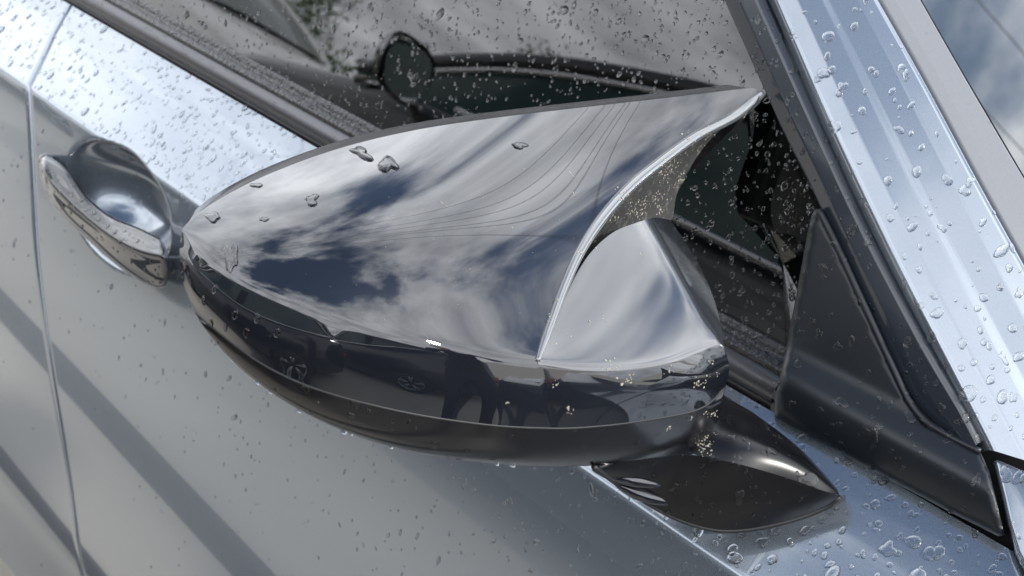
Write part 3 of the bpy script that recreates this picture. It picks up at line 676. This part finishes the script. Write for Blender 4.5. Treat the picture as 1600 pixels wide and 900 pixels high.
#        surface: (count, median radius mm, spread, stretch, blob share, label)
RAIN = {'side_window': (1700, .95, .45, 1.15, .08, 'clear rain drop on the side window glass'),
        'windscreen_pillar': (165, 1.75, .38, 1.15, .15, 'clear rain drop on the silver windscreen pillar'),
        'sail_panel': (60, 1.5, .42, 1.2, .6, 'rain drop on the black triangular panel ahead of the window'),
        'sail_panel_rib': (10, 1.3, .3, 1.1, .3, 'rain drop on the raised rib of the black triangular panel'),
        'window_frame': (110, 1.1, .40, 1.2, .1, 'clear rain drop on the dark window frame'),
        'shoulder': (900, 1.25, .45, 1.35, .1, 'clear rain drop on the bright shoulder of the car door'),
        'flank': (620, .9, .42, 1.5, .05, 'small rain drop on the lower flank of the car'),
        'belt_moulding': (230, .7, .35, 1.2, .1, 'rain drop on the belt moulding under the window'),
        'weather_strip': (200, .9, .4, 1.3, .4, 'rain drop lodged on the weather strip under the window'),
        'mirror_foot': (70, 1.1, .42, 1.3, .6, 'rain drop on the black foot of the wing mirror'),
        'lower_housing': (34, .9, .4, 1.3, .4, 'rain drop on the underside of the wing mirror'),
        'door_handle': (80, 1.0, .4, 1.3, .3, 'rain drop on the black door handle'),
        'wing_corner': (60, 1.6, .4, 1.2, .1, 'clear rain drop on the silver wing beside the pillar'),
        'pillar_trim': (6, .5, .3, 1.1, 0, 'tiny rain drop on the grey windscreen trim')}
count = {k: 0 for k in RAIN}; cand = []; rr = np.random.default_rng(11)
def frame_at(P, n, turn, down=True):
    g = np.array([0, 0, -1.]); g = g - n * (g @ n)
    if np.linalg.norm(g) < .05: g = np.array([1., 0, 0]) - n * n[0]
    g /= np.linalg.norm(g); sd = np.cross(n, g); c, s_ = math.cos(turn), math.sin(turn)
    a = g * c + sd * s_; return a, np.cross(n, a)
for _ in range(60000):
    px, py = rr.uniform(-120, 1720), rr.uniform(-100, 1000)
    ok, P, n, i, ob, _m = sc.ray_cast(DG, Vector(CAM), Vector(ray(px, py)))
    if not ok: continue
    nm = ob.name.split('.')[0]
    if nm in ('front_door', 'rear_door', 'front_wing'):
        nm = 'shoulder' if P.z > ZB - .066 else 'flank'
        if nm == 'flank' and rr.random() > np.clip((P.z - .55) / .35, .12, 1): continue
    if nm not in RAIN or count[nm] >= RAIN[nm][0]: continue
    cn, r0, sp, st, bl, lb = RAIN[nm]; r = r0 * math.exp(rr.normal(0, sp)) * .001
    if nm == 'shoulder' and px > 900:
        if rr.random() < .72: continue
        r *= 1.3; st = 1.15
    n = np.array(n); n = n if n @ (CAM - np.array(P)) > 0 else -n
    if any((P - q[0]).length < (r + q[2]) * (1.6 if nm in ('windscreen_pillar', 'shoulder', 'wing_corner') else 1.1) for q in cand[-500:]): continue
    if nm == 'windscreen_pillar': lb += ', upper half' if py < 330 else ', lower half'
    if nm == 'shoulder': lb = ('clear rain drop on the door just under the mirror foot' if px < 1200 else 'clear rain drop on the door between the mirror foot tip and the triangular panel' if px < 1400 else 'clear rain drop on the door beside the front wing shut line') if px > 900 else ('clear rain drop on the bright shoulder of the rear door' if ob.name[:4] == 'rear' else ('clear rain drop on the front door shoulder, near the belt moulding' if P.z > ZB - .03 else 'clear rain drop on the front door shoulder, near the door handle'))
    count[nm] += 1; d = (P - Vector(CAM)).length
    cand.append((P.copy(), n, r, st * rr.uniform(.85, 1.3), rr.random() < bl, nm, lb, rr.normal(0, .35), r / d * F))
def drop_matrix(P, n, r, st, turn, h=1.0):
    a, b2 = frame_at(P, n, turn); M = np.eye(4); M[:3, 0] = a * r * st; M[:3, 1] = b2 * r / st ** .5; M[:3, 2] = n * r * h; M[:3, 3] = np.array(P); return M
def put_drop(P, n, r, st, blob, label, turn, group, h=1.0, k=None):
    me = VMESH[k if k is not None else (8 + int(rr.integers(5)) if blob else int(rr.integers(8)))]
    o = bpy.data.objects.new('rain_drop', me); COL.objects.link(o); o.matrix_world = Matrix(drop_matrix(P, n, r * (1.25 if blob else 1), st, turn, h).tolist()); return tag(o, label, 'rain drop', group)
# the odd large drops on the wing mirror, each one of its own
def on(px, py):
    ok, P, n, i, ob, _m = sc.ray_cast(DG, Vector(CAM), Vector(ray(px, py))); n = np.array(n); return P, (n if n @ (CAM - np.array(P)) > 0 else -n)
for px, py, r, st, turn, lb in ((608, 257, .0062, 1.5, 1.2, 'flat wide rain drop near the top edge of the wing mirror'), (566, 240, .0055, 1.6, 1.9, 'spread rain drop at the far edge of the wing mirror, beside the flat wide one'),
        (488, 313, .0042, 1.15, 1.5, 'lone round rain drop on the left of the glossy wing mirror'), (811, 228, .0036, 1.5, 1.5, 'thin flat rain drop in the middle of the wing mirror'),
        (362, 401, .0050, 1.7, 1.0, 'ragged rain drop just above the lower edge of the mirror tip'), (334, 339, .0040, 1.5, 1.7, 'flat rain drop at the outer tip of the wing mirror'),
        (412, 343, .0022, 1.2, 1.3, 'tiny round rain drop near the outer tip of the wing mirror'), (400, 290, .0028, 1.6, 1.9, 'small flat rain drop on the upper rim of the wing mirror tip'),
        (1362, 684, .0058, 1.3, .6, 'broad ragged rain drop at the middle of the black triangular panel'), (1263, 752, .0050, 1.4, 1.0, 'wide rain drop near the pointed end of the mirror foot')):
    P, n = on(px, py); put_drop(P, n, r * .72, st * 1.1, True, lb, turn, 'rain drops on the car', .75)
for px, py in ((433, 520), (402, 497), (368, 492), (336, 452), (318, 470), (352, 512), (330, 505), (385, 520)):
    P, n = on(px, py); put_drop(P, n, .0017, 1.4, False, 'round rain drop hanging on the dark side of the mirror tip', 0, 'rain drops on the mirror tip')
for q in (.07, .10, .16, .19, .245, .33, .345, .42, .60, .63, .80):
    i_ = int(q * (NA - 1)); P = Bb[i_] + np.array([0, 0, -.0003]); nn = np.array([.3, -.35, -.88]) if q > .25 else np.array([-.1, -.75, -.6])
    put_drop(P, nn / np.linalg.norm(nn), rr.uniform(.0008, .0019), 1.1, False, 'rain drop hanging from the lower edge of the wing mirror', 0, 'rain drops hanging under the mirror', 1.5)
cand.sort(key=lambda q: -q[8]); ONE = 250
for P, n, r, st, bl, nm, lb, turn, _s in cand[:ONE]: put_drop(P, n, r, st, bl, lb, turn, 'rain drops: ' + lb)
rest = {}
for c in cand[ONE:]: rest.setdefault('glass' if c[5] == 'side_window' else 'panels', []).append(c)
for k_, L_ in rest.items():
    V = []; Fc = []; o = 0
    for P, n, r, st, bl, nm, lb, turn, _s in L_:
        v, f = SMALL[int(rr.integers(5))] if _s < 3.2 else VAR[int(rr.integers(8))]; M = drop_matrix(P, n, r, st, turn)
        V.append(v @ M[:3, :3].T + M[:3, 3]); Fc += [tuple(i + o for i in q) for q in f]; o += len(v)
    ob = mesh('fine_rain', np.vstack(V), Fc, WATER)
    tag(ob, 'fine rain drops scattered over the ' + ('side window' if k_ == 'glass' else 'painted and black panels'), 'rain', None, 'stuff')

# lichen and dirt crusted on the mirror's inner wall and shoulder
LICH = material('lichen', (.50, .48, .39), .95, noise=(900, (.24, .22, .17), .4, .6), bump=(1500, .8, .002))
ico = bmesh.new(); bmesh.ops.create_icosphere(ico, subdivisions=1, radius=1); ico.verts.ensure_lookup_table(); IV = np.array([v.co[:] for v in ico.verts]); IF = [tuple(v.index for v in f.verts) for f in ico.faces]; ico.free()
V = []; Fc = []; o = 0; rl = np.random.default_rng(3)
def crumb(P, n, r):
    global o
    v = IV * (r * rl.uniform(.4, 1.3, (len(IV), 1))); v = v - np.outer(v @ n, n) * .55 + P; V.append(v); Fc.extend(tuple(i + o for i in f) for f in IF); o += len(v)
spots = [(1045, 272, 16, 46), (1048, 258, 8, 20), (973, 308, 9, 22), (1005, 318, 9, 26), (1030, 308, 7, 22), (1062, 278, 7, 18), (960, 345, 7, 16), (1085, 222, 12, 16), (1105, 210, 8, 12), (925, 378, 5, 12), (905, 392, 4, 9), (1000, 330, 9, 18), (1030, 330, 6, 14), (985, 330, 6, 10),
         (957, 574, 8, 16), (978, 600, 5, 8), (985, 592, 4, 6), (1045, 577, 6, 9), (1090, 600, 5, 14), (1102, 596, 4, 8), (1043, 670, 4, 8), (890, 640, 6, 9), (870, 602, 5, 6), (795, 630, 4, 5), (1120, 585, 3, 5), (1110, 565, 4, 6), (1107, 648, 4, 8), (1118, 646, 3, 6), (1080, 655, 3, 4), (870, 470, 3, 5), (858, 495, 4, 5), (930, 500, 10, 5), (1105, 690, 10, 26), (1098, 700, 8, 20), (880, 520, 10, 4)]
for cx, cy, sg, nn_ in spots:
    for _ in range(nn_):
        qx, qy = rl.normal(cx, sg * .8), rl.normal(cy, sg * .8)
        ok, P, n, i, ob, _m = sc.ray_cast(DG, Vector(CAM), Vector(ray(qx, qy)))
        if ok and ob.name.split('.')[0] in ('cap_wall', 'mirror_shoulder', 'lower_housing', 'mirror_foot', 'mirror_cap', 'cap_lip'): crumb(np.array(P), np.array(n), rl.uniform(.00025, .00065) * rl.choice([1, 1, 1.5]))
for _ in range(1300):
    qx, qy = rl.uniform(850, 1190), rl.uniform(150, 540)
    ok, P, n, i, ob, _m = sc.ray_cast(DG, Vector(CAM), Vector(ray(qx, qy)))
    if ok and ob.name.split('.')[0] == 'cap_wall': crumb(np.array(P), np.array(n), rl.uniform(.0002, .0005))
for _ in range(70):
    qx, qy = rl.uniform(420, 900), rl.uniform(210, 530)
    ok, P, n, i, ob, _m = sc.ray_cast(DG, Vector(CAM), Vector(ray(qx, qy)))
    if ok and ob.name == 'mirror_cap': crumb(np.array(P), np.array(n), rl.uniform(.0001, .00022))
for cx, cy, ddx, ddy, nn_ in ((688, 314, 1.2, 1.0, 9), (890, 268, 1.2, 1.4, 7), (895, 300, .5, 1.2, 6), (1000, 395, .6, 1.0, 5), (800, 355, .5, .5, 4)):
    for j in range(nn_):
        ok, P, n, i, ob, _m = sc.ray_cast(DG, Vector(CAM), Vector(ray(cx + ddx * j, cy + ddy * j)))
        if ok and ob.name in ('mirror_cap', 'mirror_shoulder'): crumb(np.array(P), np.array(n), rl.uniform(.0002, .00035))
tag(mesh('lichen', np.vstack(V), Fc, LICH), 'pale yellow lichen and specks of grime crusted on the wing mirror', 'lichen', None, 'stuff')

# overhead cables, seen in the mirror's shell
CABLE = material('cable_sheath', (.01, .01, .01), .7)
for k, (dd, hh_, yw) in enumerate(((3.0, 6.5, .84), (3.35, 6.5, .85), (3.5, 6.5, .86), (3.9, 6.6, .87), (4.25, 6.6, .88), (4.9, 6.7, .90))):
    dv = np.array([math.cos(yw), math.sin(yw), 0]); pv = np.array([-dv[1], dv[0], 0]); base = np.array([-.35, -.2, 1.1 + hh_]) + pv * dd
    q = np.linspace(-30, 30, 41); pts = base + q[:, None] * dv + np.stack([0 * q, 0 * q, .0009 * q * q], 1)
    tag(MB().tube(pts, .008, 6).build('overhead_cable', CABLE), 'thin black overhead cable crossing the sky above the car', 'cable', 'overhead cables')

# ------------------------------------------------------------------ the person standing by the front wing, mirrored in the shell
def person(loc, face, label):
    e = tag(empty('person', loc), label, 'person')
    J = {'pel': (0, 0, .95), 'wst': (0, 0, 1.08), 'chs': (.01, 0, 1.30), 'nck': (.02, 0, 1.46), 'hd0': (.035, 0, 1.56), 'hd1': (.045, 0, 1.66), 'hd2': (.03, 0, 1.74)}
    for s_, n_ in ((1, 'l'), (-1, 'r')):
        J.update({'hip' + n_: (0, .095 * s_, .90), 'kne' + n_: (.03, .12 * s_, .49), 'ank' + n_: (-.01, .135 * s_, .09), 'toe' + n_: (.15, .15 * s_, .04),
                  'sho' + n_: (.0, .18 * s_, 1.40), 'elb' + n_: (.08, .25 * s_, 1.14), 'wri' + n_: (.30, .13 * s_, 1.26), 'hnd' + n_: (.37, .10 * s_, 1.30)})
    rad = dict(pel=.135, wst=.125, chs=.145, nck=.058, hd0=.072, hd1=.092, hd2=.07, hip=.095, kne=.062, ank=.045, toe=.035, sho=.068, elb=.046, wri=.032, hnd=.034)
    names = list(J); idx = {k: i for i, k in enumerate(names)}
    E = [('pel', 'wst'), ('wst', 'chs'), ('chs', 'nck'), ('nck', 'hd0'), ('hd0', 'hd1'), ('hd1', 'hd2')]
    for n_ in 'lr': E += [('pel', 'hip' + n_), ('hip' + n_, 'kne' + n_), ('kne' + n_, 'ank' + n_), ('ank' + n_, 'toe' + n_), ('chs', 'sho' + n_), ('sho' + n_, 'elb' + n_), ('elb' + n_, 'wri' + n_), ('wri' + n_, 'hnd' + n_)]
    fing = []
    for n_, s_ in (('l', 1), ('r', -1)):
        h = np.array(J['hnd' + n_]); 
        for q in range(5):
            f0 = h + np.array([.02, (q - 2) * .014, .0 if q else -.01]); f1 = f0 + np.array([.035, 0 if q else .02 * -s_, .03]); f2 = f1 + np.array([-.005, 0, .026 + .004 * (q in (2, 3))])
            for a_, p_ in zip('abc', (f0, f1, f2)): J[f'f{n_}{q}{a_}'] = tuple(p_); names.append(f'f{n_}{q}{a_}'); idx[names[-1]] = len(names) - 1
            E += [('hnd' + n_, f'f{n_}{q}a'), (f'f{n_}{q}a', f'f{n_}{q}b'), (f'f{n_}{q}b', f'f{n_}{q}c')]
    me = bpy.data.meshes.new('body'); c, s2 = math.cos(face), math.sin(face)
    me.from_pydata([(loc[0] + J[k][0] * c - J[k][1] * s2, loc[1] + J[k][0] * s2 + J[k][1] * c, loc[2] + J[k][2]) for k in names], [(idx[a_], idx[b_]) for a_, b_ in E], [])
    o = bpy.data.objects.new('body', me); COL.objects.link(o); o.parent = e; o.matrix_parent_inverse = world_mat(e).inverted()
    m = o.modifiers.new('skin', 'SKIN'); o.modifiers.new('sub', 'SUBSURF').levels = 2; o.modifiers['sub'].render_levels = 2
    for i, k in enumerate(names):
        r_ = .009 if k[0] == 'f' and k[1] in 'lr' else rad[k if k in rad else k[:-1]]
        me.skin_vertices[0].data[i].radius = (r_, r_ * (.8 if k in ('pel', 'wst', 'chs') else 1)); me.skin_vertices[0].data[i].use_root = (k == 'pel')
    mt = material('person_clothes', (.02, .021, .025), .85, bump=(90, .4, .004)); t_ = mt.node_tree; bs = t_.nodes['Principled BSDF']
    g_ = N(t_, 'ShaderNodeNewGeometry'); sp_ = N(t_, 'ShaderNodeSeparateXYZ'); t_.links.new(g_.outputs['Position'], sp_.inputs[0])
    cr = N(t_, 'ShaderNodeValToRGB'); cr.color_ramp.interpolation = 'CONSTANT'; mr = N(t_, 'ShaderNodeMapRange', inputs={1: 0, 2: 1.8}); t_.links.new(sp_.outputs[2], mr.inputs[0]); t_.links.new(mr.outputs[0], cr.inputs[0])
    cr.color_ramp.elements[0].position = 0; cr.color_ramp.elements[0].color = (.02, .018, .016, 1); cr.color_ramp.elements[1].position = .06; cr.color_ramp.elements[1].color = (.03, .035, .05, 1)
    for p_, c_ in ((.53, (.018, .018, .02, 1)), (.815, (.42, .26, .19, 1))): el = cr.color_ramp.elements.new(p_); el.color = c_
    t_.links.new(cr.outputs[0], bs.inputs['Base Color']); me.materials.append(mt)
    H = np.array([loc[0], loc[1], loc[2]]); cx = np.array([c, s2, 0]) * .035 + H
    mb = MB(); G = []
    for a_ in np.linspace(0, math.pi * .5, 8):
        G.append([cx + np.array([.108 * math.cos(a_) * math.cos(b_), .098 * math.cos(a_) * math.sin(b_), 1.665 + .105 * math.sin(a_)]) - np.array([c, s2, 0]) * .012 for b_ in np.linspace(0, 6.283, 20)])
    mb.grid(G); mb.build('hair', material('dark_hair', (.012, .009, .007), .6, bump=(200, .8, .004)), e)
    return e
person((1.1, -.24, 0), math.radians(176), 'person in dark clothes standing by the front wing, mirrored small in the wing mirror shell')
